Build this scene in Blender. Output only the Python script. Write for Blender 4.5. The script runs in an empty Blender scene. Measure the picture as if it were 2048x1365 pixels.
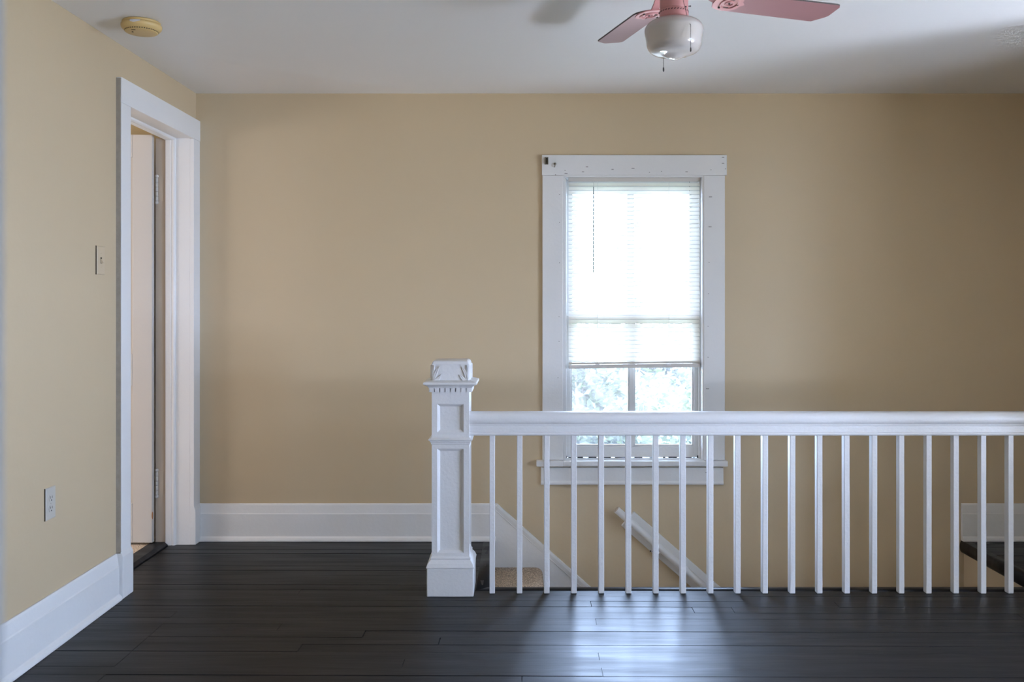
import bpy, bmesh, math, random
from mathutils import Vector, Matrix

random.seed(7)
S = bpy.context.scene
COL = S.collection
PI = math.pi

# ------------------------------------------------------------------ camera
HZ = 1.305                       # eye height
cam_d = bpy.data.cameras.new('camera')
cam = bpy.data.objects.new('camera', cam_d)
COL.objects.link(cam)
cam.location = (0, 0, HZ)
cam.rotation_euler = (PI / 2, 0, 0)
cam_d.sensor_width = 36.0
cam_d.lens = 1800.0 / 2048.0 * 36.0
cam_d.shift_x = -16.0 / 2048.0
cam_d.shift_y = -77.5 / 2048.0
cam_d.clip_start = 0.05
cam_d.dof.use_dof = True
cam_d.dof.focus_distance = 4.35
cam_d.dof.aperture_fstop = 4.5
S.camera = cam

# ------------------------------------------------------------------ world, lights, exposure
world = bpy.data.worlds.new('world')
S.world = world
world.use_nodes = True
bg = world.node_tree.nodes['Background']
bg.inputs['Color'].default_value = (0.65, 0.86, 1.28, 1)
bg.inputs['Strength'].default_value = 45.0


def portal(name, loc, direction, sx, sy):
    """marks a window opening for the renderer's sky sampling; it gives no light of its own"""
    d = bpy.data.lights.new(name, 'AREA')
    d.shape = 'RECTANGLE'
    d.size, d.size_y = sx, sy
    d.cycles.is_portal = True
    o = bpy.data.objects.new(name, d)
    COL.objects.link(o)
    o.location = loc
    o.rotation_euler = Vector(direction).to_track_quat('-Z', 'Z').to_euler()
    return o


# sky light enters through the window in the back wall, two windows on the
# right and the window of the room behind the camera; the lamps below add to it
portal('window_portal_back', (0.63, 5.09, 1.22), (0, -1, 0), 0.78, 1.56)
portal('window_portal_right', (4.42, 0.80, 1.10), (-1, 0, 0), 1.04, 1.28)
portal('window_portal_right_far', (4.42, 2.085, 1.10), (-1, 0, 0), 0.61, 1.28)
portal('window_portal_behind', (1.9, -2.58, 1.325), (0, 1, 0), 0.58, 1.33)

# area lamp added for the side room's window light, tinted warmer than the sky
sd_l = bpy.data.lights.new('side_window_lamp', 'AREA')
sd_l.shape = 'RECTANGLE'
sd_l.size, sd_l.size_y = 0.94, 1.44
sd_l.energy = 60
sd_l.color = (1.0, 0.965, 1.0)
sd_o = bpy.data.objects.new('side_window_lamp', sd_l)
COL.objects.link(sd_o)
sd_o.location = (-4.66, 3.55, 1.45)
sd_o.rotation_euler = Vector((1, 0, 0)).to_track_quat('-Z', 'Z').to_euler()

# added fill lamps in the right-hand windows, aimed up to brighten the ceiling
for i_, y_ in enumerate((0.80, 2.085)):
    gl_ = bpy.data.lights.new('ceiling_fill_light', 'AREA')
    gl_.shape = 'RECTANGLE'
    gl_.size, gl_.size_y = 0.10, (1.0, 0.6)[i_]
    gl_.energy = 185
    gl_.color = (0.86, 0.94, 1.16)
    gl_o = bpy.data.objects.new('ceiling_fill_light', gl_)
    COL.objects.link(gl_o)
    gl_o.location = (4.36, y_, 0.60)
    gl_o.rotation_euler = Vector((-0.14, 0, 1)).to_track_quat('-Z', 'Y').to_euler()

# another added fill lamp, outside below the back window, to brighten the ceiling
gb_ = bpy.data.lights.new('ceiling_fill_light_back', 'AREA')
gb_.shape = 'RECTANGLE'
gb_.size, gb_.size_y = 2.4, 0.8
gb_.energy = 700
gb_.spread = math.radians(110)
gb_.color = (0.92, 0.96, 1.06)
gb_o = bpy.data.objects.new('ceiling_fill_light_back', gb_)
COL.objects.link(gb_o)
gb_o.location = (0.63, 5.65, -0.25)
gb_o.rotation_euler = Vector((0, -0.75, 1)).to_track_quat('-Z', 'Y').to_euler()

S.view_settings.view_transform = 'Standard'
S.view_settings.look = 'None'
S.view_settings.gamma = 1.0
S.view_settings.use_curve_mapping = False
S.view_settings.exposure = 0.0
S.cycles.use_denoising = True
S.cycles.max_bounces = 10
S.cycles.diffuse_bounces = 6
S.cycles.transparent_max_bounces = 16
S.cycles.sample_clamp_indirect = 6.0


# ------------------------------------------------------------------ materials
def new_mat(name):
    m = bpy.data.materials.new(name)
    m.use_nodes = True
    nt = m.node_tree
    return m, nt, nt.nodes['Principled BSDF']


def paint(name, col, rough=0.5, bump=0.0, bscale=60.0, var=0.0, vscale=3.0, coat=0.0, spec=0.5, var2=None,
          stretch=(1, 1, 1), rvar=0.0):
    """painted surface: colour with soft mottling, fine relief"""
    m, nt, p = new_mat(name)
    N, L = nt.nodes, nt.links
    p.inputs['Roughness'].default_value = rough
    p.inputs['Specular IOR Level'].default_value = spec
    p.inputs['Coat Weight'].default_value = coat
    geo = N.new('ShaderNodeNewGeometry')
    mp = N.new('ShaderNodeMapping')
    mp.inputs['Scale'].default_value = stretch
    L.new(geo.outputs['Position'], mp.inputs['Vector'])
    n1 = N.new('ShaderNodeTexNoise')
    n1.inputs['Scale'].default_value = vscale
    n1.inputs['Detail'].default_value = 4
    L.new(mp.outputs['Vector'], n1.inputs['Vector'])
    mix = N.new('ShaderNodeMix')
    mix.data_type = 'RGBA'
    c2 = var2 or tuple(c * (1 - var) for c in col)
    mix.inputs['A'].default_value = (*col, 1)
    mix.inputs['B'].default_value = (*c2, 1)
    L.new(n1.outputs['Fac'], mix.inputs['Factor'])
    L.new(mix.outputs['Result'], p.inputs['Base Color'])
    if rvar:
        mr = N.new('ShaderNodeMapRange')
        mr.inputs['From Min'].default_value = 0.3
        mr.inputs['From Max'].default_value = 0.7
        mr.inputs['To Min'].default_value = rough - rvar
        mr.inputs['To Max'].default_value = rough + rvar
        L.new(n1.outputs['Fac'], mr.inputs['Value'])
        L.new(mr.outputs['Result'], p.inputs['Roughness'])
    if bump:
        n2 = N.new('ShaderNodeTexNoise')
        n2.inputs['Scale'].default_value = bscale
        n2.inputs['Detail'].default_value = 5
        L.new(mp.outputs['Vector'], n2.inputs['Vector'])
        b = N.new('ShaderNodeBump')
        b.inputs['Strength'].default_value = bump
        b.inputs['Distance'].default_value = 0.004
        L.new(n2.outputs['Fac'], b.inputs['Height'])
        L.new(b.outputs['Normal'], p.inputs['Normal'])
    return m


M = {}
M['wall'] = paint('beige_wall_paint', (0.545, 0.435, 0.285), 0.55, 0.10, 45, 0.05, 2.5)
M['wall_side'] = paint('yellow_cream_wall_paint', (0.60, 0.50, 0.30), 0.6, 0.10, 45, 0.05, 2.5)
M['ceil'] = paint('white_ceiling_paint', (0.87, 0.87, 0.87), 0.38, 0.08, 30, 0.03, 2.0, spec=0.65)
M['white'] = paint('white_trim_enamel', (0.78, 0.78, 0.77), 0.38, 0.22, 55, 0.04, 6.0)
M['white_rail'] = paint('white_railing_enamel', (0.78, 0.78, 0.79), 0.33, 0.35, 70, 0.05, 8.0)
M['white_worn'] = paint('dingy_caulked_edge', (0.36, 0.32, 0.27), 0.6, 0.5, 120, 0.3, 40)
M['cream'] = paint('cream_door_enamel', (0.54, 0.515, 0.475), 0.45, 0.15, 40, 0.04, 4)
M['tan'] = paint('tan_jamb_paint', (0.50, 0.42, 0.33), 0.5, 0.15, 40, 0.08, 4)
M['board'] = paint('dark_floor_paint', (0.008, 0.0083, 0.010), 0.42, 0.30, 9, 0.35, 5.0,
                   stretch=(0.35, 3.0, 1), rvar=0.06, spec=0.20)
M['sub'] = paint('floor_gap_dark', (0.004, 0.004, 0.004), 0.9)
M['fan'] = paint('rose_pink_metal', (0.47, 0.215, 0.215), 0.42, 0.05, 80, 0.06, 20)
M['blade'] = paint('rose_pink_blade', (0.265, 0.132, 0.142), 0.34, 0.02, 60, 0.06, 12, spec=0.45)
M['dark'] = paint('dark_metal', (0.025, 0.022, 0.02), 0.4)
M['blade_edge'] = paint('dark_blade_edge', (0.06, 0.05, 0.05), 0.5)
M['chain'] = paint('bronze_chain', (0.02, 0.018, 0.018), 0.4)
M['smoke'] = paint('yellowed_plastic', (0.66, 0.47, 0.20), 0.4, 0.03, 60, 0.06, 20)
M['slot'] = paint('dark_slot', (0.03, 0.018, 0.006), 0.8)
M['label'] = paint('pale_label', (0.72, 0.72, 0.75), 0.5)
M['switch'] = paint('painted_over_plate', (0.54, 0.435, 0.295), 0.42, 0.08, 60, 0.04, 10)
M['outlet'] = paint('pale_outlet_plastic', (0.50, 0.475, 0.425), 0.4, 0.03, 60, 0.04, 10)
M['hole'] = paint('black_hole', (0.006, 0.006, 0.006), 0.8)
M['wand'] = paint('grey_green_wand', (0.17, 0.21, 0.18), 0.3)
M['cord'] = paint('white_cord', (0.75, 0.73, 0.70), 0.7)
M['tinted'] = paint('aged_blind_rail', (0.62, 0.58, 0.53), 0.45, 0.02, 40, 0.03)
M['bracket'] = paint('tarnished_bracket', (0.20, 0.17, 0.12), 0.5, 0.3, 200, 0.4, 120)
M['bark'] = paint('bark', (0.16, 0.12, 0.09), 0.9, 0.5, 20, 0.3, 10)
M['grass'] = paint('grass', (0.07, 0.10, 0.04), 0.9, 0.2, 20, 0.3, 3)
M['carpet'] = paint('beige_carpet', (0.92, 0.77, 0.61), 0.95, 1.0, 150, 0.0, 170, spec=0.1, var2=(0.36, 0.27, 0.20))
M['chip'] = paint('bare_wood_chip', (0.30, 0.14, 0.06), 0.7)

# carpet needs strong pile contrast
nt = M['carpet'].node_tree
mixn = [n for n in nt.nodes if n.type == 'MIX'][0]
src = mixn.inputs['Factor'].links[0].from_socket
ramp = nt.nodes.new('ShaderNodeMapRange')
ramp.inputs['From Min'].default_value = 0.38
ramp.inputs['From Max'].default_value = 0.62
nt.links.new(src, ramp.inputs['Value'])
nt.links.new(ramp.outputs['Result'], mixn.inputs['Factor'])


def translucent(name, col, trans, fac):
    m, nt, p = new_mat(name)
    p.inputs['Base Color'].default_value = (*col, 1)
    p.inputs['Roughness'].default_value = 0.45
    t = nt.nodes.new('ShaderNodeBsdfTranslucent')
    t.inputs['Color'].default_value = (*trans, 1)
    mx = nt.nodes.new('ShaderNodeMixShader')
    mx.inputs['Fac'].default_value = fac
    nt.links.new(p.outputs['BSDF'], mx.inputs[1])
    nt.links.new(t.outputs['BSDF'], mx.inputs[2])
    nt.links.new(mx.outputs['Shader'], nt.nodes['Material Output'].inputs['Surface'])
    return m


M['slat'] = translucent('thin_white_slat', (0.88, 0.84, 0.79), (0.97, 0.93, 0.88), 0.68)
M['leaf'] = translucent('pale_green_leaf', (0.034, 0.042, 0.018), (0.048, 0.060, 0.021), 0.4)
M['leaf2'] = translucent('blue_green_leaf', (0.022, 0.027, 0.017), (0.028, 0.035, 0.019), 0.4)
M['smear'] = translucent('chalky_smear', (0.85, 0.85, 0.85), (0.9, 0.9, 0.9), 0.6)


def glass_mat():
    m, nt, p = new_mat('glare_veiled_glass')
    N, L = nt.nodes, nt.links
    N.remove(p)
    tr = N.new('ShaderNodeBsdfTransparent')
    tr.inputs['Color'].default_value = (0.97, 0.98, 0.98, 1)
    gl = N.new('ShaderNodeBsdfGlossy')
    gl.inputs['Roughness'].default_value = 0.02
    fr = N.new('ShaderNodeFresnel')
    fr.inputs['IOR'].default_value = 1.45
    m1 = N.new('ShaderNodeMixShader')
    L.new(fr.outputs['Fac'], m1.inputs['Fac'])
    L.new(tr.outputs['BSDF'], m1.inputs[1])
    L.new(gl.outputs['BSDF'], m1.inputs[2])
    veil = N.new('ShaderNodeBsdfTranslucent')  # whitish veil mixed into the panes to imitate the glare outside
    veil.inputs['Color'].default_value = (0.95, 0.95, 0.95, 1)
    geo = N.new('ShaderNodeNewGeometry')
    ns = N.new('ShaderNodeTexNoise')
    ns.inputs['Scale'].default_value = 9
    ns.inputs['Detail'].default_value = 6
    L.new(geo.outputs['Position'], ns.inputs['Vector'])
    mr = N.new('ShaderNodeMapRange')
    mr.inputs['From Min'].default_value = 0.35
    mr.inputs['From Max'].default_value = 0.7
    mr.inputs['To Min'].default_value = 0.008
    mr.inputs['To Max'].default_value = 0.02
    L.new(ns.outputs['Fac'], mr.inputs['Value'])
    m2 = N.new('ShaderNodeMixShader')
    L.new(mr.outputs['Result'], m2.inputs['Fac'])
    L.new(m1.outputs['Shader'], m2.inputs[1])
    L.new(veil.outputs['BSDF'], m2.inputs[2])
    L.new(m2.outputs['Shader'], N['Material Output'].inputs['Surface'])
    return m


M['glass'] = glass_mat()
m, nt, p = new_mat('opal_glass')
p.inputs['Base Color'].default_value = (0.54, 0.51, 0.49, 1)
p.inputs['Roughness'].default_value = 0.05
p.inputs['Coat Weight'].default_value = 0.8
p.inputs['Coat Roughness'].default_value = 0.03
p.inputs['Specular IOR Level'].default_value = 0.7
p.inputs['Subsurface Weight'].default_value = 0.25
p.inputs['Subsurface Radius'].default_value = (0.02, 0.02, 0.02)
M['opal'] = m


# ------------------------------------------------------------------ mesh helpers
class MB:
    """collects shapes in world coordinates; build() links them as one mesh object"""

    def __init__(self):
        self.v, self.f = [], []
        self.smooth = []

    def add(self, vs, fs, smooth=False):
        n = len(self.v)
        self.v += [tuple(v) for v in vs]
        self.f += [tuple(i + n for i in f) for f in fs]
        self.smooth += [smooth] * len(fs)
        return self

    def box(self, x0, x1, y0, y1, z0, z1):
        vs = [(x, y, z) for x in (x0, x1) for y in (y0, y1) for z in (z0, z1)]
        return self.add(vs, [(0, 1, 3, 2), (4, 6, 7, 5), (0, 4, 5, 1), (2, 3, 7, 6), (0, 2, 6, 4), (1, 5, 7, 3)])

    def prism(self, pts, fn, a, b, smooth=False):
        """polygon pts (u,v) extruded from a to b; fn(u,v,t) -> xyz"""
        n = len(pts)
        vs = [fn(u, v, a) for u, v in pts] + [fn(u, v, b) for u, v in pts]
        fs = [(i, (i + 1) % n, (i + 1) % n + n, i + n) for i in range(n)]
        self.add(vs, fs, smooth)
        k = len(self.v) - 2 * n
        self.f += [tuple(k + i for i in reversed(range(n))), tuple(k + n + i for i in range(n))]
        self.smooth += [False, False]
        return self

    def lathe(self, prof, c, seg=32, smooth=True, axis=None):
        """profile of (radius, z) about the vertical through c"""
        vs, fs = [], []
        for r, z in prof:
            for k in range(seg):
                a = 2 * PI * k / seg
                vs.append((c[0] + r * math.cos(a), c[1] + r * math.sin(a), c[2] + z))
        for i in range(len(prof) - 1):
            for k in range(seg):
                k2 = (k + 1) % seg
                fs.append((i * seg + k, i * seg + k2, (i + 1) * seg + k2, (i + 1) * seg + k))
        self.add(vs, fs, smooth)
        n0 = len(self.v) - len(vs)
        self.f += [tuple(n0 + k for k in reversed(range(seg))),
                   tuple(n0 + (len(prof) - 1) * seg + k for k in range(seg))]
        self.smooth += [smooth, smooth]
        return self

    def tube(self, pts, r, seg=10, smooth=True, r2=None):
        pts = [Vector(p) for p in pts]
        n = len(pts)
        vs, fs = [], []
        for i, p in enumerate(pts):
            d = (pts[min(i + 1, n - 1)] - pts[max(i - 1, 0)]).normalized()
            a = d.orthogonal().normalized() if i == 0 else (a - d * a.dot(d)).normalized()
            b = d.cross(a)
            rr = r if r2 is None else r + (r2 - r) * i / (n - 1)
            for k in range(seg):
                t = 2 * PI * k / seg
                vs.append(p + a * rr * math.cos(t) + b * rr * math.sin(t))
        for i in range(n - 1):
            for k in range(seg):
                k2 = (k + 1) % seg
                fs.append((i * seg + k, i * seg + k2, (i + 1) * seg + k2, (i + 1) * seg + k))
        fs += [tuple(reversed(range(seg))), tuple((n - 1) * seg + k for k in range(seg))]
        return self.add(vs, fs, smooth)

    def ball(self, c, r, seg=8, rings=5, sz=1.0):
        prof = [(r * math.sin(PI * (i + 0.02) / (rings + .04)), -r * sz * math.cos(PI * (i + 0.02) / (rings + .04)))
                for i in range(rings + 1)]
        return self.lathe(prof, c, seg)

    def rings(self, levels, cx, cy, cap=True):
        """square cross-sections: levels of (half width x, half depth y, z)"""
        vs, fs = [], []
        for hx, hy, z in levels:
            vs += [(cx - hx, cy - hy, z), (cx + hx, cy - hy, z), (cx + hx, cy + hy, z), (cx - hx, cy + hy, z)]
        for i in range(len(levels) - 1):
            for k in range(4):
                k2 = (k + 1) % 4
                fs.append((i * 4 + k, i * 4 + k2, i * 4 + 4 + k2, i * 4 + 4 + k))
        fs.append((3, 2, 1, 0))
        n = 4 * (len(levels) - 1)
        fs.append((n, n + 1, n + 2, n + 3))
        return self.add(vs, fs)

    def xform(self, mat):
        self.v = [tuple(mat @ Vector(v)) for v in self.v]
        return self

    def mesh(self, name, mat, origin=(0, 0, 0), fix=True):
        me = bpy.data.meshes.new(name)
        me.from_pydata([tuple(Vector(v) - Vector(origin)) for v in self.v], [], self.f)
        me.polygons.foreach_set('use_smooth', self.smooth)
        if fix:
            bm = bmesh.new()
            bm.from_mesh(me)
            bmesh.ops.recalc_face_normals(bm, faces=bm.faces)
            bm.to_mesh(me)
            bm.free()
        me.materials.append(mat)
        return me

    def build(self, name, mat, parent=None, bev=0.0, segs=2, fix=True):
        xs, ys, zs = zip(*self.v)
        org = ((min(xs) + max(xs)) / 2, (min(ys) + max(ys)) / 2, min(zs))
        return put(name, self.mesh(name, mat, org, fix), org, parent, bev, segs)


WLOC = {}


def put(name, me, loc, parent=None, bev=0.0, segs=2):
    o = bpy.data.objects.new(name, me)
    COL.objects.link(o)
    WLOC[o.name] = Vector(loc)
    o.location = Vector(loc) - (WLOC[parent.name] if parent else Vector())
    o.parent = parent
    if bev:
        b = o.modifiers.new('bevel', 'BEVEL')
        b.width = bev
        b.segments = segs
        b.limit_method = 'ANGLE'
        b.angle_limit = math.radians(40)
    return o


def empty(name, loc):
    o = bpy.data.objects.new(name, None)
    o.empty_display_size = 0.1
    COL.objects.link(o)
    o.location = loc
    WLOC[o.name] = Vector(loc)
    return o


def tag(o, label=None, cat=None, group=None, kind=None):
    if label: o['label'] = label
    if cat: o['category'] = cat
    if group: o['group'] = group
    if kind: o['kind'] = kind
    return o


def box(name, mat, b, parent=None, bev=0.0, segs=2):
    return MB().box(*b).build(name, mat, parent, bev, segs)


def at(px, py, Y):
    """the point at depth Y seen at pixel (px, py) of the 2048 x 1365 photograph"""
    return Vector(((px - 1040) / 1800 * Y, Y, HZ - (py - 605) / 1800 * Y))


# ------------------------------------------------------------------ dimensions
XL, XLo = -1.775, -1.949          # hall face and far face of the left wall
YB, YBo = 4.932, 5.10             # back wall
XR = 4.30                         # right wall of the room
YF0, YF1 = 0.42, 0.54             # front wall (the camera looks through its doorway)
H = 2.45
DY0, DY1 = 4.056, 4.839           # side-room doorway, jamb faces
DH = 2.188
SX0, SX1, SY0 = -0.15, 2.42, 4.12  # stairwell
WX0, WX1 = at(1126, 0, 4.92).x, at(1409, 0, 4.92).x
WZ1, WZ0 = at(0, 350, 4.92).z, at(0, 921, 4.92).z

# ------------------------------------------------------------------ walls
b = MB()
b.box(-4.8, WX0, YB, YBo, -2.8, H + .1).box(WX1, XR + .15, YB, YBo, -2.8, H + .1)
b.box(WX0, WX1, YB, YBo, WZ1, H + .1).box(WX0, WX1, YB, YBo, -2.8, WZ0)
tag(b.build('wall_back', M['wall']), 'beige painted back wall around the window', kind='structure')

b = MB()
b.box(XLo, XL, YF0, DY0 - .02, -.1, H + .1).box(XLo, XL, DY1 + .02, YB, -.1, H + .1)
b.box(XLo, XL, DY0 - .02, DY1 + .02, DH + .034, H + .1)
tag(b.build('wall_left', M['wall']), 'beige painted left wall with the doorway', kind='structure')

b = MB()                          # right wall with two window openings
RW = [(0.27, 1.33), (1.77, 2.40)]
b.box(XR, XR + .15, -2.6, RW[0][0], -.1, H + .1).box(XR, XR + .15, RW[0][1], RW[1][0], -.1, H + .1)
b.box(XR, XR + .15, RW[1][1], YB, -.1, H + .1)
for y0, y1 in RW:
    b.box(XR, XR + .15, y0, y1, -.1, .45).box(XR, XR + .15, y0, y1, 1.75, H + .1)
tag(b.build('wall_right', M['wall']), 'beige painted right wall out of view', kind='structure')

# short wall that closes the far landing off from the room on the right
tag(box('wall_landing', M['wall'], (2.90, 3.02, 3.06, YB, -.02, H)), 'beige wall beside the far landing', kind='structure')

b = MB()
FX0, FX1 = -0.3085, 0.62
b.box(XLo, -.40, YF0, YF1, -.1, H + .1).box(FX1 + .02, XR + .15, YF0, YF1, -.1, H + .1)
b.box(-.40, FX1 + .02, YF0, YF1, 2.09, H + .1)
tag(b.build('wall_front', M['wall']), 'wall with the doorway the view is taken through', kind='structure')
t2 = tag(empty('trim_2', (FX0, .48, 0)), 'white jamb of the doorway the view is taken through', kind='structure')
MB().prism([(-.2415, YF0), (-.335, YF1), (-.40, YF1), (-.40, YF0)], lambda u, v, t: (u, v, t), 0, 2.09).build('jamb', M['white'], t2)
box('jamb', M['white'], (FX1, FX1 + .02, YF0, YF1, 0, 2.07), t2, .002)
box('head_jamb', M['white'], (-.23, FX1 + .02, YF0, YF1, 2.07, 2.09), t2, .002)

# room behind the camera
b = MB()
b.box(-2.3, -2.15, -2.6, YF0, -.1, H + .1).box(2.6, 2.75, -2.6, YF0, -.1, H + .1)
b.box(-2.3, 1.6, -2.6, -2.45, -.1, H + .1).box(2.2, 2.75, -2.6, -2.45, -.1, H + .1)
b.box(1.6, 2.2, -2.6, -2.45, -.1, .65).box(1.6, 2.2, -2.6, -2.45, 2.0, H + .1)
tag(b.build('wall_rear', M['wall']), 'walls of the room behind the camera', kind='structure')

# side room
b = MB()
b.box(-4.85, -4.7, 1.5, 3.05, -.1, H + .1).box(-4.85, -4.7, 4.05, YB, -.1, H + .1)
b.box(-4.85, -4.7, 3.05, 4.05, -.1, .7).box(-4.85, -4.7, 3.05, 4.05, 2.2, H + .1)
b.box(-4.85, XLo, 1.35, 1.5, -.1, H + .1)
b.box(-4.7, XLo - .001, YB - .012, YB - .002, 0, H)
tag(b.build('wall_side_room', M['wall_side']), 'yellow cream walls of the room beyond the doorway', kind='structure')

tag(box('ceiling', M['ceil'], (-4.9, XR + .2, -2.7, YBo, H, H + .12)), 'plain white painted ceiling', kind='structure')


def wframe(name, axis, p, y0, y1, z0, z1, label):
    """plain sash frame filling a window opening out of view"""
    t = tag(empty(name, (p, (y0 + y1) / 2, z0) if axis == 'x' else ((y0 + y1) / 2, p, z0)), label, kind='structure')
    for a, c, d, e in ((y0, y0 + .05, z0, z1), (y1 - .05, y1, z0, z1), (y0 + .05, y1 - .05, z0, z0 + .06),
                       (y0 + .05, y1 - .05, z1 - .05, z1), (y0 + .05, y1 - .05, (z0 + z1) / 2 - .02, (z0 + z1) / 2 + .02)):
        bb = (p - .02, p + .02, a, c, d, e) if axis == 'x' else (a, c, p - .02, p + .02, d, e)
        box('sash_bar', M['white'], bb, t)


wframe('window_2', 'x', XR + .06, RW[0][0], RW[0][1], .45, 1.75, 'right wall window nearer the camera')
wframe('window_3', 'x', XR + .06, RW[1][0], RW[1][1], .45, 1.75, 'right wall window nearer the landing')
wframe('window_4', 'x', -4.78, 3.05, 4.05, .7, 2.2, 'window of the side room')
wframe('window_5', 'y', -2.52, 1.6, 2.2, .65, 2.0, 'window of the room behind the camera')

tag(box('sky_blocker', M['cream'], (-4.695, -4.685, 3.04, 4.06, .69, 2.21)), 'unseen panel added to keep the sky out of the side room window', kind='structure')  # added to block sky light behind the side window's lamp

# ------------------------------------------------------------------ floor: subfloor and single boards
b = MB()
T0 = -0.021
b.box(XL - .02, XR, YF0, SY0 - .015, -.20, T0).box(XL - .02, SX0 - .015, SY0 - .015, YB, -.20, T0).box(SX1 + .02, 2.9, SY0 - .015, YB, -.20, T0)
b.box(-2.15, 2.6, -2.5, YF0, -.20, -.001).box(XLo, XL - .02, DY0 - .02, DY1 + .02, -.20, T0)
floor = tag(b.build('floor', M['sub']), 'dark painted wooden plank floor', kind='structure')

cube = MB().box(-.5, .5, -.5, .5, -1, 0)
board_me = cube.mesh('floorboard', M['board'])
ANG = -0.0085
ca, sa = math.cos(ANG), math.sin(ANG)
PIV = Vector((0, 4.1, 0))


def board(x0, x1, y0, y1):
    g = random.uniform(.0018, .0042)
    cx, cy = (x0 + x1) / 2, (y0 + y1) / 2
    dx, dy = cx - PIV.x, cy - PIV.y
    c = Vector((PIV.x + dx * ca - dy * sa, PIV.y + dx * sa + dy * ca, random.uniform(-.0012, .0004)))
    o = put('floorboard', board_me, c, floor)
    o.rotation_euler = (random.uniform(-.004, .004), 0, ANG)
    o.scale = (x1 - x0 - random.uniform(.0012, .003), y1 - y0 - g, .02)


# rows run across the hall; the joints the photograph shows are kept where they are
JOINTS = {}
for px, py in ((557, 1260), (1184, 1213), (1386, 1218), (1193, 1241), (1200, 1308), (1210, 1350), (600, 1183), (880, 1290)):
    Yj = HZ * 1800 / (py - 605)
    JOINTS.setdefault(round(Yj, 2), []).append((px - 1040) / 1800 * Yj)
W = 0.0735
y = SY0 - .045
rows = []
while y > YF1 - .02:
    rows.append((max(y - W, YF1 - .01), y))
    y -= W + random.uniform(-.004, .004)
y = SY0 - .045
rows_back = []
while y < YB:
    rows_back.append((y, min(y + W, YB)))
    y += W
for i, (y0, y1) in enumerate(rows):
    xs = []
    if 3.00 < y0 < 3.72:
        xs.append(-1.445)
    for yj, jx in JOINTS.items():
        if y0 <= yj < y1:
            xs += jx
    if y0 > 2.3:
        if len(xs) < 2:
            xs.append(random.choice((random.uniform(-1.0, .1), random.uniform(.9, 2.1))))
    else:
        xs = [random.uniform(-1.2, .4), random.uniform(1.0, 2.4)]
    xs.append(random.uniform(2.9, 3.6))
    xs = [XL + .004] + sorted(xs) + [XR - .01]
    for a, c in zip(xs, xs[1:]):
        if c - a > .02:
            board(a, c, y0, y1)
for i, (y0, y1) in enumerate(rows_back):
    board(-1.887 if y0 > DY0 - .05 and y1 < DY1 + .05 else XL + .004, SX0 - .02, y0, y1)
    board(SX1 + .03, 2.90, y0, y1)
# rounded nosing around the stairwell edge
nose = [(-.05, -.02), (.0, -.03), (.010, -.026), (.014, -.017), (.012, -.007), (.004, -.0005), (-.05, 0.0005)]
MB().prism(nose, lambda u, v, t: (t, SY0 + u, v), SX0 - .05, 2.9, True).build('nosing', M['board'], floor)
MB().prism(nose, lambda u, v, t: (SX0 + u, t, v), SY0 - .045, YB, True).build('nosing', M['board'], floor)
MB().prism([(u * .7, v * 2.2) for u, v in nose], lambda u, v, t: (SX1 - u, t, v), SY0 - .045, YB, True).build('nosing', M['board'], floor)

# stairwell walls below the floor
b = MB()
b.box(SX0 - .1, SX1 + .1, SY0 - .12, SY0 - .01, -2.8, -.03)
b.box(SX1 + .012, SX1 + .1, SY0, YB, -2.8, -.06)
b.box(SX0 - .1, SX0 - .01, SY0, YB, -2.8, -.03)
b.box(SX0 - .1, SX1 + .1, SY0 - .12, YBo, -2.9, -2.8)
tag(b.build('wall_stairwell', M['wall']), 'beige walls enclosing the stairwell below floor level', kind='structure')

# ------------------------------------------------------------------ baseboards
BH = 0.203
BP = [(0, 0), (.033, 0), (.033, .008), (.029, .018), (.021, .025), (.0195, .027), (.0195, .148), (.0165, .1505),
      (.0105, .194), (.007, BH), (0, BH)]
bb = tag(empty('baseboard_back', ((XL + SX0) / 2, YB, 0)), 'white baseboard along the back wall', kind='structure')
MB().prism(BP, lambda u, v, t: (t, YB - u, v), XL + .001, at(992, 0, YB).x).build('board', M['white'], bb, .0015)
bl = tag(empty('baseboard_left', (XL, 3, 0)), 'white baseboard along the left wall', kind='structure')
MB().prism(BP, lambda u, v, t: (XL + u, t, v), YF1, 3.945).build('board', M['white'], bl, .0015)
bd = tag(empty('baseboard_landing', (2.7, YB, 0)), 'white baseboard on the far landing', kind='structure')
MB().prism(BP, lambda u, v, t: (t, YB - u, v), SX1 - .005, 2.90).build('board', M['white'], bd, .0015)
bw = tag(empty('baseboard_right', (2.9, 4.5, 0)), 'white baseboard on the landing side wall', kind='structure')
MB().prism(BP, lambda u, v, t: (2.90 - u, t, v), 3.06, YB).build('board', M['white'], bw, .0015)

# ------------------------------------------------------------------ side doorway trim
CT = .022
tr = tag(empty('trim_1', (XL, (DY0 + DY1) / 2, 0)), 'white casing, jambs and threshold of the left doorway', kind='structure')
CW = .096
box('casing', M['white'], (XL, XL + CT, DY0 - CW, DY0, .19, DH - .003), tr, .002)
box('casing', M['white'], (XL, XL + CT, DY1, DY1 + .092, .19, DH - .003), tr, .002)
box('head_casing', M['white'], (XL, XL + CT + .002, DY0 - CW - .002, DY1 + .092, DH - .003, DH + .109), tr, .002)
box('caulk_edge', M['white_worn'], (XL, XL + CT - .002, DY0 - CW - .006, DY0 - CW, .2, DH + .105), tr)
PBP = [(0, 0), (.031, 0), (.031, .185), (.026, .196), (CT, .205), (0, .205)]
MB().prism(PBP, lambda u, v, t: (XL + u, t, v), DY0 - CW - .006, DY0 + .004).build('plinth_block', M['white'], tr, .002)
MB().prism(PBP, lambda u, v, t: (XL + u, t, v), DY1 - .001, DY1 + .0925).build('plinth_block', M['white'], tr, .002)
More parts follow.
